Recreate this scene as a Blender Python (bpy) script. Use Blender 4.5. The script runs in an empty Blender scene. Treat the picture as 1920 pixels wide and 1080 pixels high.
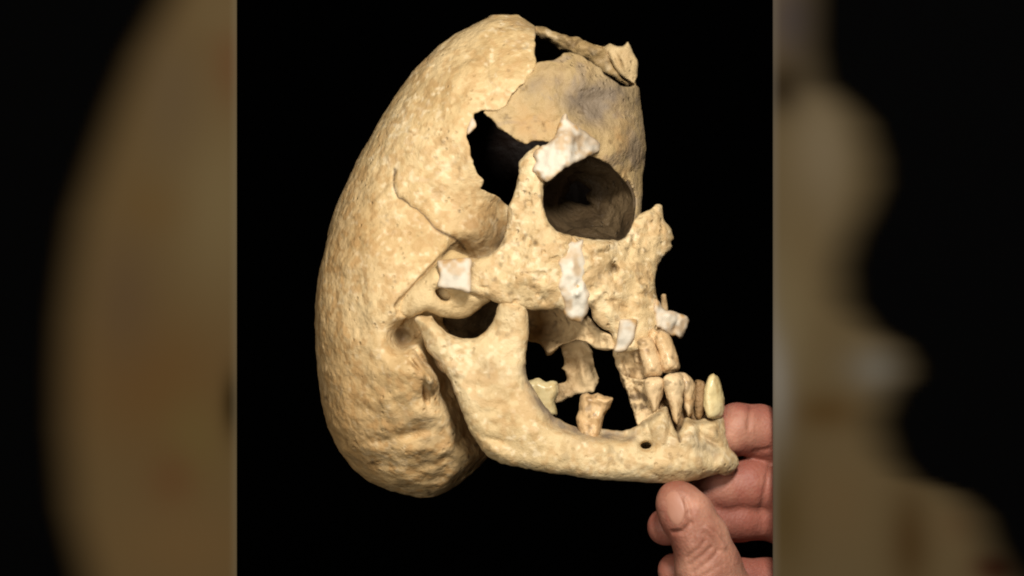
import bpy, math
import numpy as np
import openvdb as vdb
from mathutils import Vector

# ------------------------------------------------------------------ camera, world, lamps, exposure
S = 0.00025                      # metres per reference unit (1 unit = 0.25 mm)
CAM_D = 5.0
scene = bpy.context.scene
col = scene.collection
cam = bpy.data.cameras.new('camera')
cam.sensor_width = 36.0
cam.lens = 36.0 * CAM_D / (1920 * S)
cam.clip_start, cam.clip_end = 0.1, 50.0
cam_o = bpy.data.objects.new('camera', cam)
col.objects.link(cam_o)
cam_o.location = (0, -CAM_D, 0)
cam_o.rotation_euler = (math.radians(90), 0, 0)
scene.camera = cam_o

world = bpy.data.worlds.new('World')
scene.world = world
world.use_nodes = True
world.node_tree.nodes['Background'].inputs[0].default_value = (0.002, 0.0019, 0.0018, 1)
world.node_tree.nodes['Background'].inputs[1].default_value = 1.0


def area(name, loc, target, size, power, color):
    l = bpy.data.lights.new(name, 'AREA')
    l.shape = 'DISK'
    l.size = size
    l.energy = power
    l.color = color
    o = bpy.data.objects.new(name, l)
    col.objects.link(o)
    o.location = loc
    d = Vector(target) - Vector(loc)
    o.rotation_euler = d.to_track_quat('-Z', 'Y').to_euler()
    return o


area('key_lamp', (0.20, -1.20, 0.66), (0.0, 0, 0.0), 0.28, 27.5, (1.0, 0.95, 0.86))
area('fill_lamp', (-0.6, -1.5, -0.12), (0.0, 0, 0.0), 0.8, 14.0, (1.0, 0.94, 0.81))

vs = scene.view_settings
vs.view_transform = 'Standard'
vs.look = 'None'
vs.exposure = 0.0
vs.gamma = 1.0
scene.cycles.filter_width = 2.0

# ------------------------------------------------------------------ number helpers
rng = np.random.RandomState(7)
LAT = rng.rand(64, 64, 64).astype(np.float32) * 2 - 1


def vnoise(x, y, z, scale, seed=0):
    x = np.asarray(x, np.float32) / scale + seed * 7.31
    y = np.asarray(y, np.float32) / scale + seed * 3.77
    z = np.asarray(z, np.float32) / scale + seed * 5.13
    xi, yi, zi = np.floor(x).astype(np.int64), np.floor(y).astype(np.int64), np.floor(z).astype(np.int64)
    fx, fy, fz = x - xi, y - yi, z - zi
    fx, fy, fz = [f * f * (3 - 2 * f) for f in (fx, fy, fz)]
    r = 0
    for a in (0, 1):
        for b in (0, 1):
            for c in (0, 1):
                wgt = (fx if a else 1 - fx) * (fy if b else 1 - fy) * (fz if c else 1 - fz)
                r = r + wgt * LAT[(xi + a) & 63, (yi + b) & 63, (zi + c) & 63]
    return r


def spline(pts, step=5.0, closed=True):
    """Catmull-Rom through the points, sampled about every `step` units."""
    p = np.array(pts, float)
    n = len(p)
    out = []
    rngi = range(n) if closed else range(n - 1)
    for i in rngi:
        if closed:
            p0, p1, p2, p3 = p[(i - 1) % n], p[i], p[(i + 1) % n], p[(i + 2) % n]
        else:
            p0, p1, p2, p3 = p[max(i - 1, 0)], p[i], p[i + 1], p[min(i + 2, n - 1)]
        m = max(1, int(np.hypot(*(p2 - p1)) / step))
        # centripetal-ish tension keeps corners crisp
        t1, t2 = (p2 - p0) * 0.36, (p3 - p1) * 0.36
        L = np.hypot(*(p2 - p1))
        for t in (t1, t2):
            l = np.hypot(*t)
            if l > L:
                t *= L / l
        for k in range(m):
            s = k / m
            h = (2*s**3 - 3*s**2 + 1) * p1 + (s**3 - 2*s**2 + s) * t1 + (-2*s**3 + 3*s**2) * p2 + (s**3 - s**2) * t2
            out.append(h)
    if not closed:
        out.append(p[-1])
    return np.array(out)


def jag(pts, amp, scale=9.0, seed=0, step=3.0):
    q = spline(pts, step)
    nu = vnoise(q[:, 0], q[:, 1], 0 * q[:, 0], scale, seed) + 0.5 * vnoise(q[:, 0], q[:, 1], 0 * q[:, 0], scale * .4, seed + 3)
    nv = vnoise(q[:, 0], q[:, 1], 0 * q[:, 0] + 9, scale, seed + 1) + 0.5 * vnoise(q[:, 0], q[:, 1], 0 * q[:, 0], scale * .4, seed + 4)
    return q + amp * np.stack([nu, nv], 1)


def psdf(U, V, poly):
    """signed distance to a closed outline, negative inside"""
    poly = np.asarray(poly, np.float32)
    d = np.full(U.shape, 1e9, np.float32)
    s = np.zeros(U.shape, bool)
    n = len(poly)
    for i in range(n):
        ax, ay = poly[i]
        bx, by = poly[(i + 1) % n]
        ex, ey = bx - ax, by - ay
        wx, wy = U - ax, V - ay
        t = np.clip((wx * ex + wy * ey) / (ex * ex + ey * ey + 1e-9), 0, 1)
        dx, dy = wx - ex * t, wy - ey * t
        np.minimum(d, dx * dx + dy * dy, out=d)
        if ay != by:
            c = ((ay <= V) & (by > V)) | ((by <= V) & (ay > V))
            s ^= c & (U < ax + (V - ay) / (by - ay) * ex)
    d = np.sqrt(d)
    return np.where(s, -d, d)


def ldist(U, V, line):
    line = np.asarray(line, np.float32)
    d = np.full(U.shape, 1e9, np.float32)
    for (ax, ay), (bx, by) in zip(line[:-1], line[1:]):
        ex, ey = bx - ax, by - ay
        t = np.clip(((U - ax) * ex + (V - ay) * ey) / (ex * ex + ey * ey + 1e-9), 0, 1)
        np.minimum(d, (U - ax - ex * t) ** 2 + (V - ay - ey * t) ** 2, out=d)
    return np.sqrt(d)


def sst(a, b, x):
    t = np.clip((x - a) / (b - a), 0, 1)
    return t * t * (3 - 2 * t)


def gauss(U, V, u, v, ru, rv=None, ang=0.0):
    rv = rv or ru
    c, s = math.cos(math.radians(ang)), math.sin(math.radians(ang))
    x, y = U - u, V - v
    return np.exp(-(((x * c + y * s) / ru) ** 2 + ((-x * s + y * c) / rv) ** 2))


def rbf(ctrl):
    """thin-plate height surface through (u, v, w) control points"""
    c = np.array(ctrl, float)
    P, w = c[:, :2] / 100.0, c[:, 2]
    n = len(P)

    def k(r2):
        return np.where(r2 > 1e-12, 0.5 * r2 * np.log(r2 + 1e-12), 0)
    A = k(((P[:, None] - P[None]) ** 2).sum(-1)) + 0.02 * np.eye(n)
    Q = np.c_[np.ones(n), P]
    M = np.block([[A, Q], [Q.T, np.zeros((3, 3))]])
    sol = np.linalg.solve(M, np.r_[w, 0, 0, 0])

    def f(U, V):
        u, v = U / 100.0, V / 100.0
        h = sol[n] + sol[n + 1] * u + sol[n + 2] * v
        for i in range(n):
            h = h + sol[i] * k((u - P[i, 0]) ** 2 + (v - P[i, 1]) ** 2)
        return h.astype(np.float32)
    return f


def grid(b, vox):
    (u0, u1, v0, v1, w0, w1) = b
    u = np.arange(u0, u1 + vox, vox, dtype=np.float32)
    v = np.arange(v0, v1 + vox, vox, dtype=np.float32)
    w = np.arange(w0, w1 + vox, vox, dtype=np.float32)
    U, V = np.meshgrid(u, v, indexing='ij')
    return U, V, w[None, None, :], (u0, v0, w0)


# ------------------------------------------------------------------ object helpers
def to_world(p):
    p = np.asarray(p, float)
    return np.stack([(p[..., 0] - 960) * S, -p[..., 2] * S, (540 - p[..., 1]) * S], -1)


def mesh_obj(name, verts, faces, mat, parent=None, smooth=True):
    """verts in reference units; one mesh object, child of `parent`"""
    w = to_world(verts)
    if parent is not None:
        w = w - np.array(parent['_base'])
    me = bpy.data.meshes.new(name)
    faces = np.asarray(faces)
    k = faces.shape[1]
    me.vertices.add(len(w))
    me.vertices.foreach_set('co', w.astype(np.float32).ravel())
    me.loops.add(faces.size)
    me.loops.foreach_set('vertex_index', faces.astype(np.int32).ravel())
    me.polygons.add(len(faces))
    me.polygons.foreach_set('loop_start', np.arange(0, faces.size, k, dtype=np.int32))
    me.update(calc_edges=True)
    me.validate()
    if smooth:
        me.shade_smooth()
    me.materials.append(mat)
    o = bpy.data.objects.new(name, me)
    col.objects.link(o)
    if parent is not None:
        o.parent = parent
    return o


def thing(name, label, cat, base):
    o = bpy.data.objects.new(name, None)
    col.objects.link(o)
    loc = to_world(np.array(base, float))
    o.location = loc
    o['label'], o['category'] = label, cat
    o['_base'] = [float(x) for x in loc]
    o.empty_display_size = 0.02
    return o


ROUGH = ((70, 2.2), (26, 1.1), (11, 0.55))


def solid(name, F, origin, vox, mat, parent, rough=ROUGH, seed=0, extra=None, attrs=None, inner=None):
    """turn a scalar field (negative inside) into one closed mesh"""
    F = F.astype(np.float32)
    for ax in range(3):                      # close at the box sides
        sl = [slice(None)] * 3
        for e in (0, -1):
            sl[ax] = e
            F[tuple(sl)] = np.maximum(F[tuple(sl)], 1.0)
    g = vdb.FloatGrid(1000.0)
    g.copyFromArray(np.ascontiguousarray(F))
    p, q = g.convertToQuads(0.0)
    p = p.astype(np.float64) * vox + np.array(origin)
    q = np.asarray(q, np.int64)[:, ::-1]
    # vertex normals (reference frame is left-handed: flip)
    P = p[q]
    fn = -np.cross(P[:, 2] - P[:, 0], P[:, 3] - P[:, 1])
    N = np.zeros_like(p)
    for k in range(4):
        np.add.at(N, q[:, k], fn)
    N /= np.linalg.norm(N, axis=1, keepdims=True) + 1e-9
    d = 0
    for i, (sc, am) in enumerate(rough):
        d = d + am * vnoise(p[:, 0], p[:, 1], p[:, 2], sc, seed + i)
    if extra is not None:
        d = d + extra(p, N)
    if not np.isscalar(d):
        p0, p = p, p + N * np.asarray(d)[:, None]
    else:
        p0 = p
    o = mesh_obj(name, p, q, mat, parent)
    for an, fn in (attrs or {}).items():
        a = o.data.attributes.new(an, 'FLOAT', 'POINT')
        a.data.foreach_set('value', np.asarray(fn(p0, N), np.float32))
    if inner is not None:
        field, imat = inner
        o.data.materials.append(imat)
        ix = np.clip(((p0[q].mean(1) - np.array(origin)) / vox).round().astype(int), 0, np.array(field.shape) - 1)
        o.data.polygons.foreach_set('material_index', field[ix[:, 0], ix[:, 1], ix[:, 2]].astype(np.int32))
    return o


def sheet(name, poly, h, t, R, mat, parent, vox=2.5, holes=(), feats=None, pillow=False, rough=ROUGH, seed=0, pad=8, attrs=None):
    """bone plate with a front height surface h(u,v), thickness t and edges rounded over R"""
    poly = np.asarray(poly, float)
    u0, v0 = poly.min(0) - pad
    u1, v1 = poly.max(0) + pad
    U, V, W, _ = grid((u0, u1, v0, v1, 0, 1), vox)
    d2 = psdf(U, V, poly)
    for hp in holes:
        d2 = np.maximum(d2, -psdf(U, V, hp))
    H = h(U, V)
    if feats is not None:
        H = H + feats(U, V)
    x = np.clip(-d2 / R, 0, 1)
    arc = np.sqrt(np.clip(1 - (1 - x) ** 2, 0, 1))
    if pillow:
        fr, bk = H + t * arc, H - t * arc
    else:
        rr = min(R, t * 0.9)
        fr = H - rr * (1 - arc)
        bk = H - t + np.minimum(rr * .5, t * .2) * (1 - arc)
    ins = d2 < vox * 2
    w0, w1 = bk[ins].min() - pad, fr[ins].max() + pad
    U, V, W, org = grid((u0, u1, v0, v1, w0, w1), vox)
    F = np.maximum(np.maximum(W - fr[..., None], bk[..., None] - W) * 0.7, d2[..., None])
    return solid(name, F, org, vox, mat, parent, rough, seed, attrs=attrs)


# ------------------------------------------------------------------ materials
def bone_material(name, pale, mid, dark, blotch=90, bump=0.35, rough=0.62, stain=None, pits=True, worn=True):
    m = bpy.data.materials.new(name)
    m.use_nodes = True
    nt = m.node_tree
    N, L = nt.nodes, nt.links
    bs = N['Principled BSDF']
    tc = N.new('ShaderNodeTexCoord')

    def noise(scale, detail=4.0, rgh=0.55, dist=0.0):
        n = N.new('ShaderNodeTexNoise')
        n.inputs['Scale'].default_value = scale
        n.inputs['Detail'].default_value = detail
        n.inputs['Roughness'].default_value = rgh
        n.inputs['Distortion'].default_value = dist
        L.new(tc.outputs['Object'], n.inputs['Vector'])
        return n

    def ramp(src, a, b):
        r = N.new('ShaderNodeMapRange')
        r.interpolation_type = 'SMOOTHSTEP'
        r.inputs['From Min'].default_value = a
        r.inputs['From Max'].default_value = b
        L.new(src, r.inputs['Value'])
        return r.outputs['Result']

    def mix(fac, a, b):
        x = N.new('ShaderNodeMix')
        x.data_type = 'RGBA'
        if isinstance(fac, float):
            x.inputs[0].default_value = fac
        else:
            L.new(fac, x.inputs[0])
        for s, v in ((6, a), (7, b)):
            if isinstance(v, tuple):
                x.inputs[s].default_value = (*v, 1)
            else:
                L.new(v, x.inputs[s])
        return x.outputs[2]

    def mul(a, k):
        x = N.new('ShaderNodeMath')
        x.operation = 'MULTIPLY'
        L.new(a, x.inputs[0])
        if isinstance(k, float):
            x.inputs[1].default_value = k
        else:
            L.new(k, x.inputs[1])
        return x.outputs[0]

    big = noise(22, 3, 0.5, 0.4)
    med = noise(blotch, 4, 0.6, 0.6)
    fin = noise(420, 3, 0.6, 0.2)
    c = mix(ramp(big.outputs['Fac'], 0.38, 0.62), mid, pale)
    c = mix(mul(ramp(med.outputs['Fac'], 0.50, 0.68), 0.55), c, dark)
    c = mix(mul(ramp(fin.outputs['Fac'], 0.52, 0.70), 0.30), c, pale)
    if stain is not None:
        st = noise(55, 5, 0.65, 0.8)
        c = mix(mul(ramp(st.outputs['Fac'], 0.52, 0.64), 0.5), c, stain)
    vor = None
    if pits:
        vor = N.new('ShaderNodeTexVoronoi')
        vor.inputs['Scale'].default_value = 260
        vor.inputs['Randomness'].default_value = 1
        L.new(tc.outputs['Object'], vor.inputs['Vector'])
        keep = ramp(noise(60, 2).outputs['Fac'], 0.50, 0.62)
        pit = N.new('ShaderNodeMapRange')
        pit.inputs['From Min'].default_value = 0.10
        pit.inputs['From Max'].default_value = 0.26
        pit.inputs['To Min'].default_value = 1
        pit.inputs['To Max'].default_value = 0
        L.new(vor.outputs['Distance'], pit.inputs['Value'])
        pf = mul(pit.outputs['Result'], keep)
        c = mix(mul(pf, 0.24), c, tuple(x * 0.45 for x in dark))
    for an, acol in (('pale', (0.71, 0.565, 0.36)), ('ochre', (0.42, 0.250, 0.102)), ('grey', (0.170, 0.130, 0.095)), ('dirt_and_shade', (0.045, 0.022, 0.009))) if worn else ():  # the last colour serves real dirt and painted shade alike
        at = N.new('ShaderNodeAttribute')
        at.attribute_name = an
        c = mix(at.outputs['Fac'], c, acol)
    L.new(c, bs.inputs['Base Color'])
    bs.inputs['Roughness'].default_value = rough
    bs.inputs['Specular IOR Level'].default_value = 0.30
    # relief
    hsum = mul(noise(150, 5, 0.6, 0.3).outputs['Fac'], 1.0)
    a = N.new('ShaderNodeMath')
    a.operation = 'ADD'
    L.new(hsum, a.inputs[0])
    L.new(mul(noise(500, 3, 0.6).outputs['Fac'], 0.4), a.inputs[1])
    hh = a.outputs[0]
    if pits:
        s = N.new('ShaderNodeMath')
        s.operation = 'SUBTRACT'
        L.new(hh, s.inputs[0])
        L.new(mul(pf, 0.6), s.inputs[1])
        hh = s.outputs[0]
    b = N.new('ShaderNodeBump')
    b.inputs['Strength'].default_value = bump
    b.inputs['Distance'].default_value = 0.0022
    L.new(hh, b.inputs['Height'])
    L.new(b.outputs['Normal'], bs.inputs['Normal'])
    return m


BONE = bone_material('bone', (0.60, 0.440, 0.235), (0.505, 0.350, 0.165), (0.36, 0.225, 0.090), bump=0.5)
FACEB = bone_material('face_bone', (0.61, 0.465, 0.265), (0.53, 0.38, 0.195), (0.36, 0.23, 0.10), bump=0.6)
FRONT = bone_material('frontal_bone', (0.44, 0.315, 0.160), (0.385, 0.268, 0.126), (0.28, 0.185, 0.095), stain=(0.24, 0.18, 0.135), bump=0.6)
RIMB = bone_material('weathered_edge', (0.42, 0.29, 0.135), (0.32, 0.21, 0.09), (0.16, 0.095, 0.035), blotch=120, bump=0.6)
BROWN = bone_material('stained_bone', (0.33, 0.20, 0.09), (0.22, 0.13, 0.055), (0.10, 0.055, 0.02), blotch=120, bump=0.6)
JAWB = bone_material('jaw_bone', (0.59, 0.45, 0.255), (0.52, 0.375, 0.19), (0.37, 0.24, 0.105), bump=0.5)
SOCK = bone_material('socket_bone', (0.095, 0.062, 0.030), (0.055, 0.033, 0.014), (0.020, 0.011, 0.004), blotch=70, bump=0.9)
SHADED_INNER = bone_material('painted_shade_bone', (0.016, 0.0075, 0.0045), (0.013, 0.006, 0.0035), (0.010, 0.0045, 0.0025), blotch=60, bump=0.3, pits=False, worn=False)  # near-black inner wall: the cavity's shade put into the colour
INNER = bone_material('inner_bone', (0.56, 0.41, 0.23), (0.44, 0.30, 0.155), (0.24, 0.14, 0.06), blotch=140, bump=0.6)
TOOTH = bone_material('tooth_enamel', (0.66, 0.49, 0.29), (0.55, 0.36, 0.18), (0.34, 0.18, 0.07), blotch=150, bump=0.2, rough=0.30, pits=False)
IVORY = bone_material('ivory_enamel', (0.62, 0.51, 0.29), (0.55, 0.43, 0.21), (0.42, 0.28, 0.11), blotch=110, bump=0.10, rough=0.28, pits=False)
FILL = bone_material('white_filler', (0.63, 0.575, 0.48), (0.57, 0.50, 0.40), (0.45, 0.375, 0.27), blotch=60, bump=0.15, rough=0.7, pits=False)


def simple(name, color, rough=0.9, spec=0.1):
    m = bpy.data.materials.new(name)
    m.use_nodes = True
    b = m.node_tree.nodes['Principled BSDF']
    b.inputs['Base Color'].default_value = (*color, 1)
    b.inputs['Roughness'].default_value = rough
    b.inputs['Specular IOR Level'].default_value = spec
    return m


def crevice(p, N):
    u, v, w = p.T
    n = vnoise(u, v, w, 15, 71) + .7 * vnoise(u, v, w, 7, 72)
    return np.clip(.75 * sst(.0, .7, n), 0, 1)


# ------------------------------------------------------------------ backdrop
cloth = simple('black_velvet', (0.0004, 0.0004, 0.0004), 1.0, 0.0)
bx = np.array([[-3000, -2500, -2600], [4900, -2500, -2600], [4900, 3600, -2600], [-3000, 3600, -2600]], float)
bd = mesh_obj('backdrop', np.r_[bx, bx - [0, 0, 40]], [[0, 3, 2, 1], [4, 5, 6, 7], [0, 1, 5, 4], [1, 2, 6, 5], [2, 3, 7, 6], [3, 0, 4, 7]], cloth, smooth=False)
bd['kind'] = 'structure'


def srgb(c):
    c = np.asarray(c, float) / 255
    return np.where(c <= 0.04045, c / 12.92, ((c + 0.055) / 1.055) ** 2.4)


def border_board(u0, u1, v0, v1, w, colour_fn):
    """added flat board standing in for a blurred border strip of the frame"""
    nu, nv = 90, 150
    us, vs_ = np.linspace(u0, u1, nu), np.linspace(v0, v1, nv)
    U, V = np.meshgrid(us, vs_, indexing='ij')
    front = np.stack([U, V, np.full(U.shape, w)], -1).reshape(-1, 3)
    idx = np.arange(nu * nv).reshape(nu, nv)
    f = np.stack([idx[:-1, :-1], idx[:-1, 1:], idx[1:, 1:], idx[1:, :-1]], -1).reshape(-1, 4)
    ring = np.r_[idx[:, 0], idx[-1, 1:], idx[-2::-1, -1], idx[0, -2:0:-1]]
    nb = len(front)
    back = front[ring] - [0, 0, 12]
    verts = np.r_[front, back]
    k = np.arange(len(ring))
    k2 = (k + 1) % len(ring)
    side = np.stack([ring[k], ring[k2], nb + k2, nb + k], -1)
    m = bpy.data.materials.new('border_strip')
    m.use_nodes = True
    bs = m.node_tree.nodes['Principled BSDF']
    at = m.node_tree.nodes.new('ShaderNodeVertexColor')
    at.layer_name = 'print'
    m.node_tree.links.new(at.outputs['Color'], bs.inputs['Base Color'])
    bs.inputs['Roughness'].default_value = 0.95
    bs.inputs['Specular IOR Level'].default_value = 0.02
    o = mesh_obj('border_strip_board', verts, np.r_[f, side], m, smooth=False)
    c = colour_fn(verts[:, 0], verts[:, 1])
    rgba = np.c_[c, np.ones(len(c))].astype(np.float32)
    a = o.data.color_attributes.new('print', 'FLOAT_COLOR', 'POINT')
    a.data.foreach_set('color', rgba.ravel())
    o['kind'] = 'structure'
    return o




def left_strip(u, v):
    e = np.interp(v, [-200, 0, 100, 200, 300, 400, 500, 600, 700, 800, 950, 1080, 1300],
                  [430, 318, 262, 222, 186, 152, 136, 124, 120, 120, 132, 165, 240])
    a = sst(-55, 80, u - e)
    base = srgb((86, 68, 40))[None] * np.ones((len(u), 1))
    for (cu, cv, ru, rv, c, s) in ((420, 380, 90, 190, (98, 82, 52), .9), (300, 720, 150, 130, (86, 62, 32), .9), (290, 390, 60, 60, (88, 66, 34), .5),
                                   (370, 830, 60, 90, (88, 72, 38), .7), (440, 120, 40, 80, (88, 62, 36), .8), (330, 180, 60, 120, (84, 68, 44), .8), (240, 560, 60, 120, (78, 60, 38), .7), (330, 900, 50, 60, (84, 58, 32), .8), (420, 30, 60, 50, (92, 76, 48), .6),
                                   (440, 755, 20, 60, (42, 30, 10), .9), (350, 1020, 150, 90, (92, 70, 40), .8)):
        g = (s * np.exp(-((u - cu) / ru) ** 2 - ((v - cv) / rv) ** 2))[:, None]
        base = base * (1 - g) + srgb(c) * g
    rim = np.exp(-((u - 448) / 7) ** 2)[:, None] * .45
    base = base * (1 - rim) + srgb((112, 100, 74)) * rim
    return np.maximum(base * a[:, None], srgb((1, 1, 1)))


def right_strip(u, v):
    e = np.interp(v, [-200, 0, 90, 150, 190, 230, 300, 350, 400, 450, 500, 560, 610, 640, 680, 710, 740, 790, 850, 890, 920, 960, 1010, 1080, 1300],
                  [1512, 1512, 1510, 1520, 1570, 1608, 1630, 1632, 1612, 1585, 1570, 1575, 1612, 1668, 1690, 1688, 1655, 1636, 1655, 1690, 1780, 1822, 1840, 1880, 1990])
    a = sst(-50, 85, e - u + 12)
    base = srgb((76, 63, 38))[None] * np.ones((len(u), 1))
    for (cu, cv, ru, rv, c, s) in ((1480, 40, 60, 90, (58, 50, 42), .9), (1470, 170, 60, 55, (24, 15, 4), .95), (1560, 270, 60, 90, (82, 70, 46), .7),
                                   (1640, 690, 55, 45, (84, 78, 62), .9), (1540, 770, 70, 40, (60, 42, 16), .8), (1470, 950, 50, 120, (58, 44, 18), .8),
                                   (1560, 930, 80, 100, (78, 62, 36), .7), (1700, 1010, 45, 110, (52, 36, 14), .8), (1790, 980, 50, 40, (74, 58, 34), .8),
                                   (1860, 1060, 50, 30, (44, 20, 8), .9), (1450, 690, 30, 130, (104, 98, 82), .9), (1530, 300, 55, 130, (92, 80, 56), .8), (1480, 560, 40, 120, (90, 78, 50), .8), (1500, 470, 50, 160, (80, 66, 40), .6)):
        g = (s * np.exp(-((u - cu) / ru) ** 2 - ((v - cv) / rv) ** 2))[:, None]
        base = base * (1 - g) + srgb(c) * g
    rim = np.exp(-((u - 1446) / 7) ** 2)[:, None] * .35
    base = base * (1 - rim) + srgb((100, 92, 74)) * rim
    return np.maximum(base * a[:, None], srgb((1, 1, 1)))


border_board(-260, 449, -200, 1300, 200, lambda u, v: left_strip(u, v) * np.array([0.60, 0.62, 0.72]))  # boards added in place of the blurred frame strips
border_board(1444.5, 2180, -200, 1300, 200, lambda u, v: right_strip(u, v) * np.array([0.76, 0.78, 0.98]))

# ------------------------------------------------------------------ skull: the elongated vault
skull = thing('skull', 'tall elongated tan human skull with a broken temple and white filler patches on its face', 'skull', (800, 930, 0))

LEFT = [(26, 954), (27.5, 936), (29, 923), (33, 914), (43, 893), (65, 852), (85, 824), (111, 796), (136, 771), (164, 752), (205, 727), (250, 699), (300, 671), (350, 647),
        (400, 627), (450, 611), (500, 599), (540, 593), (570, 591), (611, 591), (655, 593), (694, 595), (755, 601), (800, 613), (844, 635), (878, 662), (900, 691), (917, 726), (926, 756), (931, 782), (933, 804)]
RIGHT = [(26, 962), (30, 971), (37, 984), (50, 1004), (58, 1036), (66, 1064), (78, 1100), (88, 1142), (100, 1172), (125, 1190), (163, 1196), (187, 1200), (220, 1204), (256, 1209), (284, 1209), (305, 1206), (327, 1201),
         (400, 1196), (440, 1180), (500, 1110), (560, 1040), (640, 978), (720, 950), (800, 932), (850, 925), (864, 910), (889, 885), (912, 858), (926, 832), (931, 819), (933, 810)]
LEFT, RIGHT = np.array(LEFT, float), np.array(RIGHT, float)
HB = np.array([(26, 0), (30, 34), (40, 66), (60, 103), (100, 146), (150, 182), (200, 205), (260, 222), (350, 234), (480, 240), (600, 238), (700, 226), (780, 205), (840, 172), (880, 136), (905, 104), (922, 66), (930, 32), (933, 0)], float)

SEAM = spline([(740, 318), (744, 324), (742, 330), (741, 356), (748, 370), (764, 381), (772, 388), (783, 392), (800, 408), (817, 428), (836, 439), (853, 447), (864, 458), (872, 468)], 4, False)
SEAM = SEAM + np.stack([1.6 * vnoise(SEAM[:, 0], SEAM[:, 1], 0 * SEAM[:, 0], 7, 1) + 1.2 * vnoise(SEAM[:, 0], SEAM[:, 1], 0 * SEAM[:, 0], 17, 2), 2.0 * vnoise(SEAM[:, 0], SEAM[:, 1], 0 * SEAM[:, 0], 6, 3)], 1)
ARCHLINE = spline([(872, 455), (855, 459), (838, 472), (822, 487), (790, 520), (768, 542), (753, 558), (742, 572)], 4, False)
LEDGE = np.r_[ARCHLINE, np.array([(745, 590), (790, 600), (880, 600), (900, 500), (885, 470)])]
FOSSA = [(958, 385), (956, 420), (946, 455), (928, 478), (900, 488), (876, 484)]
BASE = spline([(786, 585), (840, 575), (935, 560), (1010, 590), (1000, 760), (985, 870), (935, 862), (890, 838), (862, 805), (840, 750), (810, 690), (786, 650)], 6)


def vault_disp(U, V):
    D = -46 * gauss(U, V, 925, 415, 62, 84, -20) + 5 * vnoise(U, V, 0 * U, 30, 2)
    D += -78 * np.exp(-(ldist(U, V, FOSSA) / 34) ** 2)
    D += -26 * gauss(U, V, 820, 400, 100, 90)
    D += 8 * gauss(U, V, 700, 440, 70, 120)
    s = ldist(U, V, SEAM)
    D += -4.0 * np.exp(-(s / 3.6) ** 2)
    a = ldist(U, V, ARCHLINE)
    D += -14 * sst(6, -16, psdf(U, V, LEDGE)) + 5 * np.exp(-(a / 22) ** 2) * (psdf(U, V, LEDGE) > 0)
    db = psdf(U, V, BASE)
    D += -150 * sst(26, -70, db)
    # ear opening and the process below it
    D += 16 * gauss(U, V, 752, 628, 50, 52) - 104 * gauss(U, V, 759, 632, 26, 32, 20)
    D += 46 * gauss(U, V, 812, 710, 15, 24, -20)
    D += 22 * gauss(U, V, 770, 700, 50, 60)
    D += -70 * gauss(U, V, 824, 682, 11, 22, -25) - 30 * gauss(U, V, 836, 730, 12, 26, -15) - 26 * gauss(U, V, 794, 672, 5, 22, -35) - 16 * gauss(U, V, 778, 680, 4, 20, -40) - 20 * gauss(U, V, 800, 735, 4, 22, -10)
    # muscle ridges on the lower back
    for pts, wd, am in (([(700, 800), (760, 790), (810, 760), (845, 715)], 9, 7), ([(690, 825), (760, 822), (820, 790), (860, 745)], 8, -9), ([(740, 850), (800, 840), (850, 805), (880, 775)], 8, 7), ([(770, 878), (825, 862), (865, 825), (890, 800)], 7, -10),
                        ([(812, 925), (850, 893), (880, 862), (900, 835)], 8, 12), ([(826, 930), (866, 897), (900, 862)], 8, -9), ([(700, 760), (740, 735), (790, 722)], 8, 6), ([(780, 735), (810, 745), (838, 735)], 5, -9), ([(660, 850), (700, 880), (760, 900)], 16, 5)):
        ln = spline(pts, 6, False)
        D += .42 * am * np.exp(-(ldist(U, V, ln) / (wd * 1.2)) ** 2) * (1 + .6 * vnoise(U, V, 0 * U, 30, 7))
    D += (3.5 * vnoise(U, V, 0 * U, 34, 21) + 2.5 * vnoise(U, V, 0 * U, 15, 22)) * sst(640, 780, V) * sst(640, 760, U)
    for k, (cu, cv, L, ang, am) in enumerate(((800, 780, 90, -18, 7), (770, 812, 100, -12, -7), (830, 850, 70, -40, 7), (850, 862, 80, -52, -8), (868, 845, 60, -56, 6), (730, 745, 70, -12, 6),
                                              (700, 840, 60, 20, 5), (760, 876, 80, 8, -5), (862, 880, 70, -42, 10), (878, 892, 60, -42, -8))):
        D += .6 * am * gauss(U, V, cu, cv, L * .6, 9, ang)
    return D


KEEP = np.r_[jag([(1004, 50), (1003, 75), (1002, 100), (1004, 124), (995, 140), (982, 159), (972, 168), (962, 179), (948, 203), (930, 210), (904, 212), (889, 219), (890, 228), (894, 238), (886, 248), (875, 256),
                  (879, 268), (882, 281), (884, 298), (889, 312), (893, 324), (899, 333), (906, 341), (903, 350), (900, 356), (912, 360), (921, 364), (937, 372), (945, 381), (953, 388),
                  (972, 420), (972, 480), (950, 545), (905, 560), (862, 572), (832, 590), (836, 612), (860, 640), (905, 660), (950, 740), (1010, 850), (1010, 1000), (500, 1000), (500, 0), (1004, 0)], 1.6, 7, 2)]


def vault_field(U, V, W, disp=None, p=2.15):
    uL = np.interp(V, LEFT[:, 0], LEFT[:, 1])
    uR = np.interp(V, RIGHT[:, 0], RIGHT[:, 1])
    a = np.maximum((uR - uL) / 2, 2.0)
    c = (uR + uL) / 2
    b = np.maximum(np.interp(V, HB[:, 0], HB[:, 1]), 2.0)
    w = W
    if disp is not None:
        w = W - disp[..., None] * sst(0, 90, W)
    E = ((np.abs(U - c) / a) ** p)[..., None] + (np.abs(w) / b[..., None]) ** p
    E = E ** (1 / p) - 1
    # outside the ends of the body
    E = E + np.maximum(np.maximum(28.5 - V, V - 931.5), 0)[..., None] * 1.0
    return E


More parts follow.
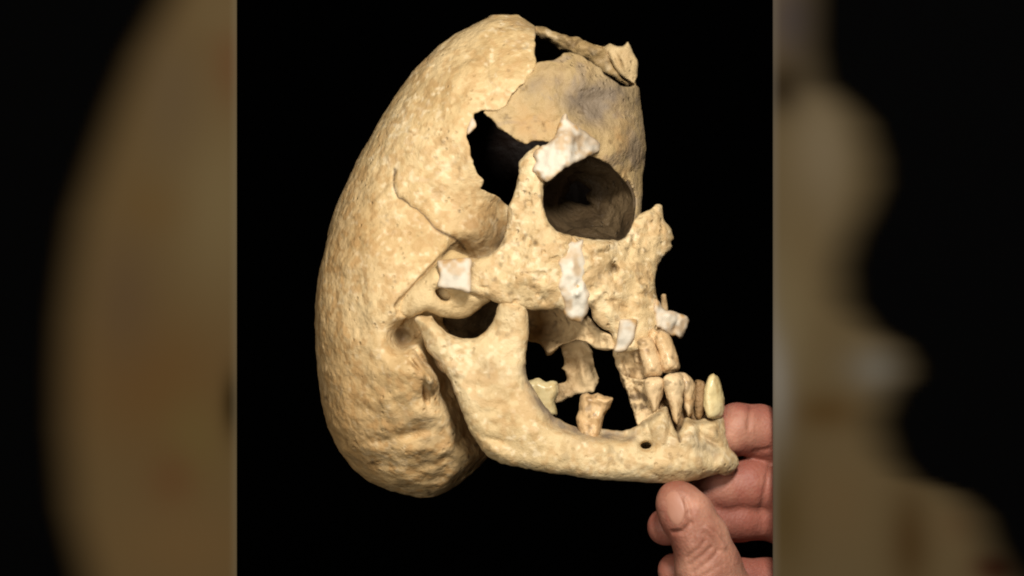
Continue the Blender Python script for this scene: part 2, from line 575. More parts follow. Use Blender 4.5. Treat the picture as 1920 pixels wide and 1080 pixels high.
def front_w(U, V, p=2.15):
    """depth of the undisturbed vault surface"""
    uL = np.interp(V, LEFT[:, 0], LEFT[:, 1])
    uR = np.interp(V, RIGHT[:, 0], RIGHT[:, 1])
    a, c = np.maximum((uR - uL) / 2, 2), (uR + uL) / 2
    b = np.interp(V, HB[:, 0], HB[:, 1])
    x = np.clip(np.abs(U - c) / a, 0, 1)
    return b * (1 - x ** p) ** (1 / p)


def to_dist(E, vox):
    G = np.gradient(E, vox)
    g = np.sqrt(G[0] ** 2 + G[1] ** 2 + G[2] ** 2)
    return E / np.maximum(g, 1e-4)


vox = 3.2
U, V, W, org = grid((570, 1232, 10, 950, -262, 280), vox)
d = to_dist(vault_field(U, V, W, vault_disp(U, V)), vox)
thick = 19 + 12 * gauss(U, V, 1080, 90, 110, 60, 25) + 100 * sst(60, 30, np.hypot(U - 757, V - 630))
shell = np.maximum(d, -(d + thick[..., None]))
dK = psdf(U, V, KEEP)
wcut = -26 + 10 * vnoise(U, V, 0 * U, 14, 3) + 6 * vnoise(U, V, 0 * U, 6, 5)
shell = np.maximum(shell, np.minimum(dK[..., None], W - wcut[..., None]))
# ear canal, slanting inwards
eu, ev = 764 - 0.10 * (W - 230), 622 + 0.12 * (W - 230)
ear = np.sqrt(((U[..., None] - eu - 4) / 17) ** 2 + ((V[..., None] - ev + 4) / 23) ** 2) - 1
shell = np.maximum(shell, -np.maximum(ear * 22, 160 + 0.8 * (ev[..., 0:1] * 0 + (790 - U[..., None]) * .8) - W))


def seam_dirt_and_shade(p, N):
    u, v = p[:, 0], p[:, 1]
    near = sst(0, 60, p[:, 2]) * np.maximum(sst(-.1, .2, N[:, 2]), np.hypot((u - 757) / 32, (v - 630) / 36) < 1)
    s = ldist(u, v, SEAM)
    x = 0.9 * np.exp(-(s / (2.2 + 1.2 * vnoise(u, v, 0 * u, 16, 2))) ** 2)
    a = ldist(u, v, ARCHLINE)
    x = np.maximum(x, 0.32 * np.exp(-(a / 4.5) ** 2))  # shadow line of the arch root, painted into the colour
    x = np.maximum(x, (.55 * np.exp(-(ldist(u, v, FOSSA[2:]) / 20) ** 2) + .25 * gauss(u, v, 905, 430, 45, 34)) * (1 + .6 * vnoise(u, v, 0 * u, 14, 4)))  # fossa shade painted as a dark crescent beside the cheekbone
    for pts, k in (([(700, 380), (712, 366), (724, 354), (742, 344)], .28), ([(640, 470), (655, 462), (668, 448), (690, 440)], .18), ([(820, 330), (834, 318), (850, 312), (858, 296)], .2), ([(700, 600), (715, 640), (710, 680)], .14),
                   ([(900, 100), (915, 120), (918, 150), (932, 168)], .16), ([(790, 850), (820, 842), (850, 820)], .3), ([(820, 905), (850, 885), (885, 850)], .25)):
        ln = spline(pts, 5, False)
        ln = ln + 2.2 * np.stack([vnoise(ln[:, 0], ln[:, 1], 0 * ln[:, 0], 8, 6), vnoise(ln[:, 0], ln[:, 1], 0 * ln[:, 0], 8, 7)], 1)
        x = np.maximum(x, k * np.exp(-(ldist(u, v, ln) / 2.4) ** 2))
    x = np.maximum(x, .34 * sst(.8, 1.2, vnoise(u, v, p[:, 2], 15, 66) + .8 * vnoise(u, v, p[:, 2], 7, 67)))
    x = np.maximum(x, .28 * sst(.1, .8, vnoise(u, v, p[:, 2], 40, 68) + .5 * vnoise(u, v, p[:, 2], 14, 69)) * sst(600, 800, v + .4 * (u - 700)))
    for cu, cv, r in ((862, 397, 3), (924, 404, 2.6), (933, 413, 3.4), (880, 262, 2), (805, 922, 5), (892, 834, 4), (878, 853, 4), (700, 865, 5), (612, 745, 4)):
        x = np.maximum(x, 0.8 * np.exp(-((u - cu) ** 2 + (v - cv) ** 2) / r ** 2))
    x = np.maximum(x, .6 * gauss(u, v, 824, 682, 12, 24, -25))  # painted shade in the pocket behind the knob
    ear = np.hypot((u - 757) / 25, (v - 630) / 30)
    x = np.maximum(x, 0.95 * sst(1.1, .35, ear) * (0.7 + .5 * vnoise(u, v, 0 * u, 12, 4)))  # ear opening darkened in the colour, as shade inside it
    return np.clip(x * near, 0, 1)


def ochre(p, N):
    u, v, w = p.T
    n = vnoise(u, v, w, 120, 3) + .5 * vnoise(u, v, w, 45, 5)
    a = sst(760, 600, u + 60 * n) * sst(180, 420, v + 60 * n) + sst(600, 860, v + 90 * n) * .9 + .8 * gauss(u, v, 905, 430, 60, 50)  # last term paints part of the fossa's shade
    blot = sst(.0, .5, vnoise(u, v, w, 17, 12) + .8 * vnoise(u, v, w, 7, 13)) * .52
    return np.clip(a * .5 + blot, 0, 1)


def flecks(p, N):
    u, v, w = p.T
    n = vnoise(u, v, w, 10, 51) + .7 * vnoise(u, v, w, 5, 52) + .5 * vnoise(u, v, w, 60, 53)
    return sst(.25, 1.0, n) * .75


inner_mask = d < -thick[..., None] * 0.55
vault = solid('cranial_vault', shell, org, vox, BONE, skull, ((90, 2.6), (34, 1.1), (17, 0.9), (8, .8)), 1, attrs={'dirt_and_shade': seam_dirt_and_shade, 'ochre': ochre, 'pale': flecks}, inner=(inner_mask, SHADED_INNER))
del shell, d

# frontal bone fragment: the same curved wall, cut to its own outline
FRONTAL = jag([(1004, 122), (1020, 118), (1034, 116), (1051, 110), (1055, 103), (1070, 100), (1087, 107), (1104, 116), (1126, 131), (1134, 142), (1154, 153), (1166, 163), (1180, 164), (1196, 164), (1240, 200),
               (1240, 395), (1196, 404), (1186, 428), (1166, 452), (1158, 446), (1180, 426), (1187, 400), (1187, 374), (1179, 352), (1159, 327), (1134, 306), (1107, 295), (1084, 300), (1050, 318), (1030, 300), (1032, 272), (1020, 268), (998, 267), (987, 273),
               (973, 267), (957, 256), (937, 242), (926, 228), (907, 214), (925, 206), (944, 196), (958, 176), (978, 156), (992, 136)], 1.3, 8, 4)
vox = 3.0
U, V, W, org = grid((890, 1230, 85, 470, -60, 270), vox)
fd = np.zeros_like(U)
fd += 13 * gauss(U, V, 1150, 285, 40, 34, 25) - 13 * gauss(U, V, 1100, 197, 44, 30, 20) + 10 * gauss(U, V, 1060, 140, 60, 30, 25) + 4 * vnoise(U, V, 0 * U, 26, 31) + 2 * vnoise(U, V, 0 * U, 11, 32) + 6 * gauss(U, V, 1040, 190, 40, 50) + 8 * gauss(U, V, 1090, 245, 30, 16, 30)
fd += -5 - 5 * gauss(U, V, 955, 205, 40, 40)
d = to_dist(vault_field(U, V, W, fd), vox)
dF = psdf(U, V, FRONTAL)
sh = np.maximum(np.maximum(d, -(d + 19)), np.maximum(dF[..., None], -30 - W))


def brow_stain(p, N):
    u, v, w = p.T
    n = vnoise(u, v, w, 30, 3) + .5 * vnoise(u, v, w, 12, 4)
    return np.clip((1.25 * gauss(u, v, 1102, 196, 48, 32, 25) + .6 * gauss(u, v, 1150, 175, 40, 30) + .5 * gauss(u, v, 1190, 290, 18, 30) + .45 * gauss(u, v, 1003, 165, 24, 14, -30)) * (1 + .5 * n), 0, .9)


def front_ochre(p, N):
    u, v, w = p.T
    n = vnoise(u, v, w, 24, 7) + .5 * vnoise(u, v, w, 9, 8)
    return np.clip(.6 * gauss(u, v, 1000, 235, 50, 30, 20) * (1 + .6 * n) + .5 * gauss(u, v, 1165, 270, 26, 50) * (1 + n) + .2 * n, 0, 1)


solid('frontal_bone', sh, org, vox, FRONT, skull, ((60, 2.2), (22, 1.5), (10, 0.9)), 11, attrs={'grey': brow_stain, 'ochre': front_ochre, 'dirt_and_shade': lambda p, N: .4 * sst(.55, 1.0, vnoise(p[:, 0], p[:, 1], p[:, 2], 14, 75) + .7 * vnoise(p[:, 0], p[:, 1], p[:, 2], 6, 76)) + .35 * gauss(p[:, 0], p[:, 1], 1138, 212, 3, 3) + .3 * np.exp(-(ldist(p[:, 0], p[:, 1], [(1177, 190), (1180, 215), (1184, 235)]) / 2.4) ** 2)}, inner=(d < -10, SHADED_INNER))
# inner edge of the brow beside the socket
sheet('orbital_rim', jag([(1140, 300), (1160, 316), (1176, 336), (1186, 358), (1190, 380), (1188, 402), (1181, 426), (1168, 448), (1178, 452), (1194, 430), (1199, 404), (1202, 370), (1203, 330), (1208, 305), (1190, 290)], .8, 9, 44),
      rbf([(1140, 300, 132), (1176, 318, 106), (1190, 290, 78), (1206, 306, 26), (1186, 360, 102), (1203, 350, 52), (1190, 400, 108), (1200, 400, 74), (1170, 450, 182), (1190, 435, 150)]), 44, 12, FRONT, skull, 2.2, seed=45)
# thick broken edge of the far wall at the crown
sheet('broken_rim', jag([(998, 50), (1006, 49), (1020, 50), (1038, 57), (1054, 65), (1070, 69), (1084, 69), (1101, 79), (1120, 88), (1136, 96), (1150, 112), (1163, 134), (1180, 154), (1172, 160), (1158, 153), (1138, 138), (1116, 126), (1100, 112), (1084, 103), (1066, 95), (1050, 92), (1034, 84), (1020, 74), (1006, 70), (998, 68)], 2.4, 9, 46),
      lambda U, V: -12 + 0.06 * (U - 1000) + 10 * vnoise(U, V, 0 * U, 24, 3) + 7 * vnoise(U, V, 0 * U, 10, 4), 38, 12, RIMB, skull, 2.2, seed=47, attrs={'pale': lambda p, N: .5 * sst(.1, .8, vnoise(p[:, 0], p[:, 1], p[:, 2], 14, 5)) * 1.0, 'dirt_and_shade': lambda p, N: .6 * crevice(p, N)})
del sh, d

# ------------------------------------------------------------------ face
def mottle(p, N):
    u, v, w = p.T
    return np.clip(sst(.0, .5, vnoise(u, v, w, 18, 21) + .8 * vnoise(u, v, w, 8, 22)) * .48, 0, 1)


def jaw_dirt_and_gaps(p, N):
    u, v, w = p.T
    x = .75 * np.exp(-(ldist(u, v, [(1265, 798), (1268, 812), (1271, 824)]) / 2.4) ** 2)
    x = np.maximum(x, .5 * np.exp(-((ldist(u, v, [(1200, 792), (1222, 780), (1236, 768), (1250, 764), (1258, 792), (1268, 800), (1276, 786), (1300, 790), (1345, 786)])) / 5) ** 2))  # darker along the gaps between tooth roots and bone
    n = vnoise(u, v, w, 16, 31) + .6 * vnoise(u, v, w, 7, 32)
    return np.clip(x + .25 * sst(.5, .9, n), 0, 1)


def jaw_grey(p, N):
    u, v, w = p.T
    n = vnoise(u, v, w, 20, 33) + .6 * vnoise(u, v, w, 8, 34)
    x = .75 * np.exp(-(ldist(u, v, [(988, 690), (1006, 742), (1044, 788), (1095, 808), (1180, 812)]) / 13) ** 2)
    x += .5 * gauss(u, v, 1322, 838, 30, 16, 35) + .25 * gauss(u, v, 915, 690, 40, 16, 15) + .2 * gauss(u, v, 1260, 815, 50, 22)
    return np.clip(x * (1 + .6 * n), 0, .85)


def face_dirt_and_pits(p, N):
    u, v, w = p.T
    x = 0
    for cu, cv, a, b in ((1149, 503, 6, 6), (1003, 457, 4, 4), (1000, 400, 2, 2), (985, 360, 2, 2)):
        x = np.maximum(x, .8 * gauss(u, v, cu, cv, a, b))  # a dark spot in each small foramen
    n = vnoise(u, v, w, 14, 41) + .6 * vnoise(u, v, w, 6, 42)
    return np.clip(x + .4 * sst(.45, .95, n), 0, 1)


face_h = rbf([(990, 295, 228), (1000, 340, 246), (972, 380, 244), (960, 430, 250), (1000, 450, 270), (950, 480, 262), (905, 510, 262), (885, 545, 256), (1000, 520, 280), (960, 560, 264), (1045, 575, 258), (1060, 500, 272),
              (1020, 405, 258), (1070, 452, 262), (1120, 456, 246), (1166, 452, 205), (1100, 530, 262), (1150, 510, 236), (1150, 570, 242), (1200, 540, 212), (1225, 530, 188), (1235, 390, 150), (1262, 445, 142), (1215, 430, 172), (1195, 480, 200),
              (1110, 600, 240), (1180, 630, 230), (1235, 600, 190), (1200, 660, 226), (1150, 640, 232)])
ORBIT = spline([(1018, 358), (1018, 385), (1026, 416), (1040, 433), (1062, 444), (1090, 448), (1118, 450), (1146, 452), (1165, 451), (1179, 432), (1200, 390), (1200, 300), (1100, 280), (1073, 312), (1051, 327), (1023, 341)], 5)


def face_feats(U, V):
    D = -14 * np.exp(-(ldist(U, V, [(1148, 500), (1150, 520), (1158, 545)]) / 7) ** 2) * sst(560, 505, V)
    D += -10 * gauss(U, V, 1149, 504, 6, 6) - 8 * gauss(U, V, 1003, 457, 5, 5)
    D += -7 * gauss(U, V, 1185, 450, 6, 34, 20)
    D += 6 * gauss(U, V, 1130, 462, 40, 9) + 4 * gauss(U, V, 975, 530, 40, 16, 10)
    D += -8 * gauss(U, V, 1175, 560, 22, 30) + 5 * gauss(U, V, 1200, 585, 14, 40, -10)
    D += 4.0 * vnoise(U, V, 0 * U, 26, 8) + 2.8 * vnoise(U, V, 0 * U, 12, 9) * sst(1000, 1120, U + .3 * V - 150) + 1.8 * vnoise(U, V, 0 * U, 9, 10)
    D -= 4 * sst(.45, .8, vnoise(U, V, 0 * U, 13, 15))
    return D


CHEEK = jag([(1010, 276), (1001, 279), (988, 288), (974, 306), (973, 330), (967, 355), (960, 374), (952, 388), (950, 400), (950, 420), (944, 447), (933, 467), (917, 480), (894, 485), (876, 486),
             (876, 549), (895, 554), (917, 562), (939, 570), (960, 578), (982, 578), (1000, 581), (1019, 580), (1034, 580), (1047, 577), (1062, 584), (1070, 560), (1068, 500), (1072, 447),
             (1055, 441), (1040, 433), (1026, 416), (1018, 385), (1018, 358), (1023, 341), (1030, 310)], 1.0, 9, 6)
sheet('cheekbone', CHEEK, face_h, 46, 15, FACEB, skull, 2.4, feats=face_feats, seed=20, attrs={'dirt_and_shade': face_dirt_and_pits, 'ochre': mottle, 'pale': flecks})
MAXILLA = jag([(1070, 445), (1090, 447), (1118, 450), (1146, 452), (1162, 451), (1179, 432), (1188, 412), (1197, 402), (1209, 398), (1222, 388), (1235, 382), (1240, 385), (1244, 412), (1257, 432), (1262, 448), (1256, 455), (1259, 464), (1248, 476),
               (1237, 490), (1228, 512), (1225, 534), (1228, 557), (1236, 578), (1242, 596), (1236, 612), (1226, 622), (1214, 638), (1200, 640), (1196, 656), (1170, 660), (1150, 656), (1146, 626), (1127, 615), (1110, 600), (1104, 578), (1092, 572), (1085, 590), (1070, 580), (1068, 500)], 1.2, 8, 7)
sheet('maxilla', MAXILLA, lambda U, V: face_h(U, V) - 1.5, 40, 16, FACEB, skull, 2.4, feats=face_feats, seed=30, attrs={'dirt_and_shade': face_dirt_and_pits, 'ochre': mottle, 'pale': flecks})

# zygomatic root on the side wall
arch_h = rbf([(748, 572, 226), (760, 590, 224), (785, 560, 246), (800, 530, 250), (822, 492, 240), (848, 474, 236), (815, 520, 258), (850, 515, 260), (885, 515, 258), (850, 566, 232), (875, 588, 214), (830, 582, 232), (800, 578, 246), (915, 560, 236), (880, 550, 246)])
ARCH = jag([(880, 484), (866, 476), (846, 470), (824, 490), (806, 508), (788, 526), (768, 545), (752, 562), (744, 580), (752, 594), (768, 596), (786, 590), (800, 583), (812, 586), (830, 594), (850, 598), (866, 598), (880, 593), (894, 584), (906, 574), (922, 564), (916, 556), (890, 548), (884, 520)], 0.6, 9, 8)
FORAMEN = spline([(818, 545), (828, 540), (840, 545), (846, 556), (840, 564), (828, 562), (820, 554)], 3)
sheet('zygomatic_arch', ARCH, arch_h, 30, 16, BONE, skull, 2.4, holes=[FORAMEN], seed=40)

# base of the skull behind the notch of the jaw
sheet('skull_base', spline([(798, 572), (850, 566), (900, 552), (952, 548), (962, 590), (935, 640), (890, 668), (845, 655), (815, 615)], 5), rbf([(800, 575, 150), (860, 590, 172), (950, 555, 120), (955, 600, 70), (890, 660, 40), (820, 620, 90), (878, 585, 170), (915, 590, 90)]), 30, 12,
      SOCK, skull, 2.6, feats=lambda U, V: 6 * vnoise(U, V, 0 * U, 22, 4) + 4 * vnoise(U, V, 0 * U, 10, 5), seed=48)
# eye socket bowl
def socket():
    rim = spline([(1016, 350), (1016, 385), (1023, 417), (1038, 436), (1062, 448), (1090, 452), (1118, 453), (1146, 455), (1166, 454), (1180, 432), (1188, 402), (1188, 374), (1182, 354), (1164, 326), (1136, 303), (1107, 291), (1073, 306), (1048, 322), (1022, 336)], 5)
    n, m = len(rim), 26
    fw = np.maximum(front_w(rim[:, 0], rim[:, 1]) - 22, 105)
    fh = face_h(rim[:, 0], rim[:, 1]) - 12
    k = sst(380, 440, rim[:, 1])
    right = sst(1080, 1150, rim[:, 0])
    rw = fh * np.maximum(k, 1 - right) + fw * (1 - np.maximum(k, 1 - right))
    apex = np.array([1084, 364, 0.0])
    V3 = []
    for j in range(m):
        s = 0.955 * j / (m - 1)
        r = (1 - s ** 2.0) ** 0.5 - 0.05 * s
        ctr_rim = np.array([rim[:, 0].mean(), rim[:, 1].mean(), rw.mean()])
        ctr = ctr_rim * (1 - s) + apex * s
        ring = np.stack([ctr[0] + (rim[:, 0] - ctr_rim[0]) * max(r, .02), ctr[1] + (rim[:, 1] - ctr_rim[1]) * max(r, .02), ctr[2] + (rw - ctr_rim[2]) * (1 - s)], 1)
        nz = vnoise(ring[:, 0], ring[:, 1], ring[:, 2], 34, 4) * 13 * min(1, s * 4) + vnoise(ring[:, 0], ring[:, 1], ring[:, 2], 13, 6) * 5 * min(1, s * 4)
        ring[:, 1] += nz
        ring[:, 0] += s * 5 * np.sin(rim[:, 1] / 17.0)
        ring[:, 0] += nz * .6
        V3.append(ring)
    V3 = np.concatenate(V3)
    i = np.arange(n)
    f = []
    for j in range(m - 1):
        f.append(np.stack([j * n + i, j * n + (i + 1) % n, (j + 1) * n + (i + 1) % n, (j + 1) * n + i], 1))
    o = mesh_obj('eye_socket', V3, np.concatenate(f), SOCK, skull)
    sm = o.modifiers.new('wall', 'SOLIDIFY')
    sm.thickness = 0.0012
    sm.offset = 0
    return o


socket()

# broken inner edge at the crown and the pale chip at its end
chip_h = rbf([(1129, 89, -18), (1168, 87, 0), (1184, 89, -6), (1196, 120, -4), (1190, 156, 6), (1159, 137, 10), (1145, 110, 4), (1170, 120, 16)])
sheet('bone_chip', jag([(1127, 92), (1143, 82), (1156, 86), (1168, 87), (1177, 78), (1184, 89), (1195, 112), (1196, 131), (1192, 158), (1184, 158), (1173, 151), (1159, 138), (1146, 116), (1138, 102)], 1.5, 8, 9),
      chip_h, 40, 12, FACEB, skull, 2.2, feats=lambda U, V: 5 * vnoise(U, V, 0 * U, 12, 4) - 8 * gauss(U, V, 1158, 112, 5, 22, -25), seed=50)

# back of the upper jaw, seen through the gap behind the cheek
pal_h = rbf([(985, 585, 120), (1050, 585, 150), (1090, 610, 190), (1140, 640, 215), (1120, 648, 190), (1060, 640, 150), (1010, 650, 110), (1040, 610, 110), (1090, 640, 170)])
sheet('palate', jag([(975, 560), (1049, 560), (1100, 590), (1120, 612), (1146, 630), (1151, 652), (1138, 656), (1115, 652), (1098, 641), (1082, 638), (1066, 642), (1049, 648), (1036, 662), (1025, 666), (1018, 652), (1008, 643), (990, 640), (970, 620)], 1.6, 8, 10),
      pal_h, 34, 12, INNER, skull, 2.4, feats=lambda U, V: 7 * vnoise(U, V, 0 * U, 18, 4) + 4 * vnoise(U, V, 0 * U, 8, 5) + 18 * np.exp(-(ldist(U, V, [(1028, 660), (1050, 648), (1072, 640), (1095, 641), (1115, 652), (1150, 655)]) / 7) ** 2) - 16 * gauss(U, V, 1030, 612, 34, 16, 10), seed=55, attrs={'dirt_and_shade': lambda p, N: .8 * crevice(p, N) * sst(640, 600, p[:, 1])})
# pterygoid plates hanging behind
pt_h = rbf([(1052, 657, 96), (1093, 640, 130), (1107, 654, 136), (1122, 707, 118), (1108, 732, 110), (1085, 739, 112), (1050, 752, 96), (1050, 700, 92), (1085, 690, 104)])
sheet('pterygoid_plate', jag([(1048, 640), (1070, 632), (1093, 634), (1108, 652), (1113, 676), (1118, 695), (1124, 708), (1119, 723), (1110, 735), (1095, 737), (1085, 740), (1068, 746), (1052, 753), (1040, 757), (1041, 735), (1044, 716), (1060, 712), (1056, 698), (1050, 690), (1056, 678)], 1.6, 8, 12),
      pt_h, 26, 10, INNER, skull, 2.2, feats=lambda U, V: 6 * vnoise(U, V, 0 * U, 14, 4) - 9 * gauss(U, V, 1068, 680, 7, 9) - 9 * gauss(U, V, 1062, 660, 6, 7) - 8 * gauss(U, V, 1112, 690, 5, 22, -15) + 6 * gauss(U, V, 1092, 700, 7, 30, -12), seed=60)
# tooth-bearing wall of the upper jaw below the tape
alv_h = rbf([(1150, 655, 196), (1200, 650, 214), (1165, 720, 186), (1200, 715, 196), (1230, 640, 205), (1180, 690, 186)])
sheet('tooth_bearing_bone', jag([(1146, 640), (1200, 632), (1240, 615), (1246, 640), (1222, 690), (1216, 716), (1196, 720), (1180, 722), (1168, 724), (1160, 698), (1152, 676)], 1.5, 8, 13),
      alv_h, 36, 12, INNER, skull, 2.0, feats=lambda U, V: 6 * vnoise(U, V, 0 * U, 14, 6) + 3 * vnoise(U, V, 0 * U, 7, 7) + 9 * gauss(U, V, 1190, 668, 9, 34, -12) - 9 * gauss(U, V, 1172, 690, 6, 26, -14), seed=65, attrs={'dirt_and_shade': lambda p, N: .6 * crevice(p, N)})

# white filler patches
def filler_grime(p, N):
    u, v, w = p.T
    n = vnoise(u, v, w, 22, 61) + .7 * vnoise(u, v, w, 9, 62)
    return np.clip(.62 * sst(-.15, .8, n), 0, 1)


def filler_grey_and_shade(p, N):
    u, v, w = p.T
    n = vnoise(u, v, w, 16, 63)
    return np.clip(.45 * gauss(u, v, 1098, 268, 22, 16, 35) + .25 * gauss(u, v, 1174, 615, 10, 14) + .2 * sst(.2, .7, n), 0, 1)  # first term paints the shaded right end of the brow strip


def patch(poly, off, t, R, seed, feats=None, h=face_h, label=None, vox=2.0, amp=0.8):
    o = sheet('filler_patch', jag(poly, amp, 8, seed), lambda U, V: h(U, V) + off, t, R, FILL, skull, vox, feats=feats, rough=((30, 1.6), (12, 1.0)), seed=seed, attrs={'ochre': lambda p, N: np.clip(filler_grime(p, N) + .42 * sst(-9, -1, psdf(p[:, 0], p[:, 1], np.array(poly, float)) + 3 * vnoise(p[:, 0], p[:, 1], p[:, 2], 9, 3)), 0, 1), 'grey': filler_grey_and_shade})
    if label:
        o['label'] = label
    return o


brow_h = rbf([(1057, 217, 224), (1045, 240, 226), (1073, 238, 224), (1090, 247, 216), (1107, 258, 208), (1123, 272, 198), (1120, 286, 200), (1095, 300, 226), (1062, 316, 252), (1040, 334, 262), (1020, 340, 258), (995, 318, 248), (980, 310, 244), (1004, 285, 240), (1030, 272, 238), (1060, 275, 244), (1080, 270, 226)])
patch([(1057, 216), (1064, 226), (1073, 235), (1090, 247), (1107, 258), (1122, 268), (1124, 284), (1107, 294), (1084, 303), (1062, 316), (1040, 334), (1024, 344), (1010, 334), (998, 322), (1002, 306), (1000, 290), (1010, 280), (1022, 273), (1040, 258), (1045, 240)], -3, 24, 9, 70,
      lambda U, V: 9 * sst(1080, 1066, U) * sst(236, 262, V) * sst(1000, 1050, U) + 5 * vnoise(U, V, 0 * U, 26, 4) + 3 * vnoise(U, V, 0 * U, 11, 5) - 7 * gauss(U, V, 1088, 268, 12, 12), h=brow_h, label='folded white filler strip bridging the brow above the eye socket', amp=2.0)
patch([(1058, 449), (1076, 454), (1092, 449), (1098, 475), (1100, 500), (1096, 525), (1104, 551), (1101, 572), (1096, 592), (1088, 603), (1072, 600), (1060, 590), (1054, 576), (1047, 556), (1042, 538), (1048, 515), (1044, 495), (1054, 475)], -1, 26, 12, 72,
      lambda U, V: 1 + 3.5 * vnoise(U, V, 0 * U, 24, 5) + 1.6 * vnoise(U, V, 0 * U, 9, 6) - 7 * gauss(U, V, 1084, 530, 6, 9) + 6 * gauss(U, V, 1080, 552, 6, 8) + 3 * sst(520, 580, V), label='ragged white filler strip running down the cheek', amp=1.6)
tape_h = rbf([(822, 489, 260), (883, 486, 268), (883, 547, 268), (822, 539, 262), (852, 515, 270)])
patch([(822, 490), (850, 487), (883, 486), (884, 515), (883, 548), (866, 544), (848, 543), (822, 538), (826, 515)], 3, 10, 5, 74, h=tape_h, label='square white patch across the cheek arch', amp=0.4)
patch([(1160, 599), (1176, 598), (1193, 599), (1190, 618), (1186, 634), (1172, 655), (1158, 659), (1148, 656), (1152, 636), (1157, 618)], 7, 14, 6, 76, lambda U, V: -6 * sst(632, 652, V), label='small white patch above the back upper teeth', amp=0.5)
nose_h = rbf([(1228, 580, 196), (1250, 590, 190), (1288, 605, 170), (1280, 630, 168), (1245, 620, 190)])
patch([(1227, 560), (1238, 574), (1246, 582), (1258, 584), (1270, 588), (1284, 593), (1289, 604), (1284, 620), (1276, 632), (1270, 636), (1264, 630), (1258, 632), (1246, 626), (1236, 618), (1226, 610), (1222, 590)], 4, 34, 12, 78,
      lambda U, V: 6 * vnoise(U, V, 0 * U, 14, 5) - 7 * gauss(U, V, 1264, 610, 5, 16, 20), h=nose_h, label='lumpy white filler spike under the nose opening', amp=1.4)
patch([(884, 221), (892, 228), (894, 240), (886, 248), (877, 255), (878, 240)], 2, 10, 4, 80, h=lambda U, V: front_w(U, V) - 2, label='pale chip on the edge of the temple hole', amp=0.6)
sheet('nasal_spine', spline([(1238, 553), (1246, 552), (1250, 575), (1248, 590), (1236, 590), (1238, 570)], 3), lambda U, V: 150 + 0 * U, 10, 5, INNER, skull, 2.0, seed=81)


def tooth_stain(p, N):
    u, v, w = p.T
    n = vnoise(u, v, w, 12, 81) + .6 * vnoise(u, v, w, 5, 82)
    return np.clip(.5 * sst(.15, .9, n), 0, 1)


def tooth(parent, poly, w, t, mat, seed, slope=0.0, feats=None, label=None, vox=1.7, rk=.40):
    poly = np.asarray(spline(poly, 3))
    cu = poly[:, 0].mean()
    width = min(np.ptp(poly[:, 0]), np.ptp(poly[:, 1]))
    o = sheet('tooth', poly, lambda U, V: w + slope * (U - cu), t, width * rk, mat, parent, vox, feats=feats, pillow=True, rough=((14, 1.2), (6, 0.6)), seed=seed, attrs={'dirt_and_shade': tooth_stain} if mat is TOOTH else None)
    if label:
        o['label'] = label
    return o


def crown(cu, cv, ru, rv, am, ang=0):
    return lambda U, V: am * gauss(U, V, cu, cv, ru, rv, ang)


# upper teeth: root and crown in one outline, crown swollen
tooth(skull, [(1192, 638), (1204, 630), (1220, 632), (1229, 652), (1236, 672), (1240, 694), (1236, 703), (1222, 706), (1206, 703), (1202, 684), (1197, 662)], 218, 19, TOOTH, 90, -.3, crown(1222, 690, 14, 13, 7))
tooth(skull, [(1224, 630), (1236, 620), (1252, 626), (1261, 645), (1267, 664), (1272, 686), (1267, 695), (1252, 698), (1239, 696), (1235, 676), (1229, 652)], 210, 20, TOOTH, 92, -.3, crown(1254, 680, 15, 14, 7))
tooth(skull, [(1212, 624), (1222, 614), (1232, 624), (1234, 640), (1226, 648), (1214, 640)], 208, 12, TOOTH, 94)

# ------------------------------------------------------------------ lower jaw
jaw = thing('mandible', 'tan lower jaw bone with worn loose teeth, its chin gripped by the hand', 'jaw', (1150, 890, 200))
jaw_h = rbf([(790, 600, 240), (812, 625, 250), (850, 680, 262), (880, 640, 256), (935, 600, 256), (962, 575, 266), (985, 640, 262), (900, 750, 276), (960, 700, 272), (915, 840, 266), (1000, 800, 288), (985, 720, 268), (1050, 790, 272), (1100, 850, 288), (1000, 865, 272), (1200, 860, 280),
             (1150, 890, 274), (1150, 808, 268), (1280, 850, 266), (1260, 898, 254), (1340, 850, 236), (1375, 865, 206), (1345, 800, 216), (1300, 790, 238), (1235, 785, 258), (1193, 798, 258)])
JAW = jag([(779, 598), (785, 591), (793, 590), (803, 592), (811, 590), (817, 601), (826, 611), (839, 622), (856, 630), (872, 634), (894, 634), (911, 623), (921, 608), (928, 593), (934, 575), (940, 560), (960, 556), (983, 560), (989, 579), (992, 605), (990, 637), (986, 662), (985, 695), (989, 710), (996, 722), (1015, 752), (1038, 777), (1065, 792),
           (1082, 798), (1105, 800), (1125, 800), (1160, 804), (1180, 802), (1193, 795), (1200, 786), (1212, 780), (1224, 772), (1236, 764), (1246, 760), (1252, 776), (1260, 796), (1266, 806), (1274, 800), (1278, 784), (1286, 780), (1300, 786), (1316, 782), (1330, 784), (1350, 778), (1356, 798), (1358, 817), (1364, 837), (1377, 853), (1381, 867), (1372, 881), (1356, 888), (1344, 885), (1331, 887),
           (1300, 897), (1267, 902), (1233, 902), (1169, 898), (1114, 893), (1044, 884), (983, 874), (944, 867), (919, 853), (908, 842), (894, 823), (880, 803), (869, 776), (856, 742), (842, 709), (825, 681), (806, 659), (794, 631)], 0.9, 9, 14)


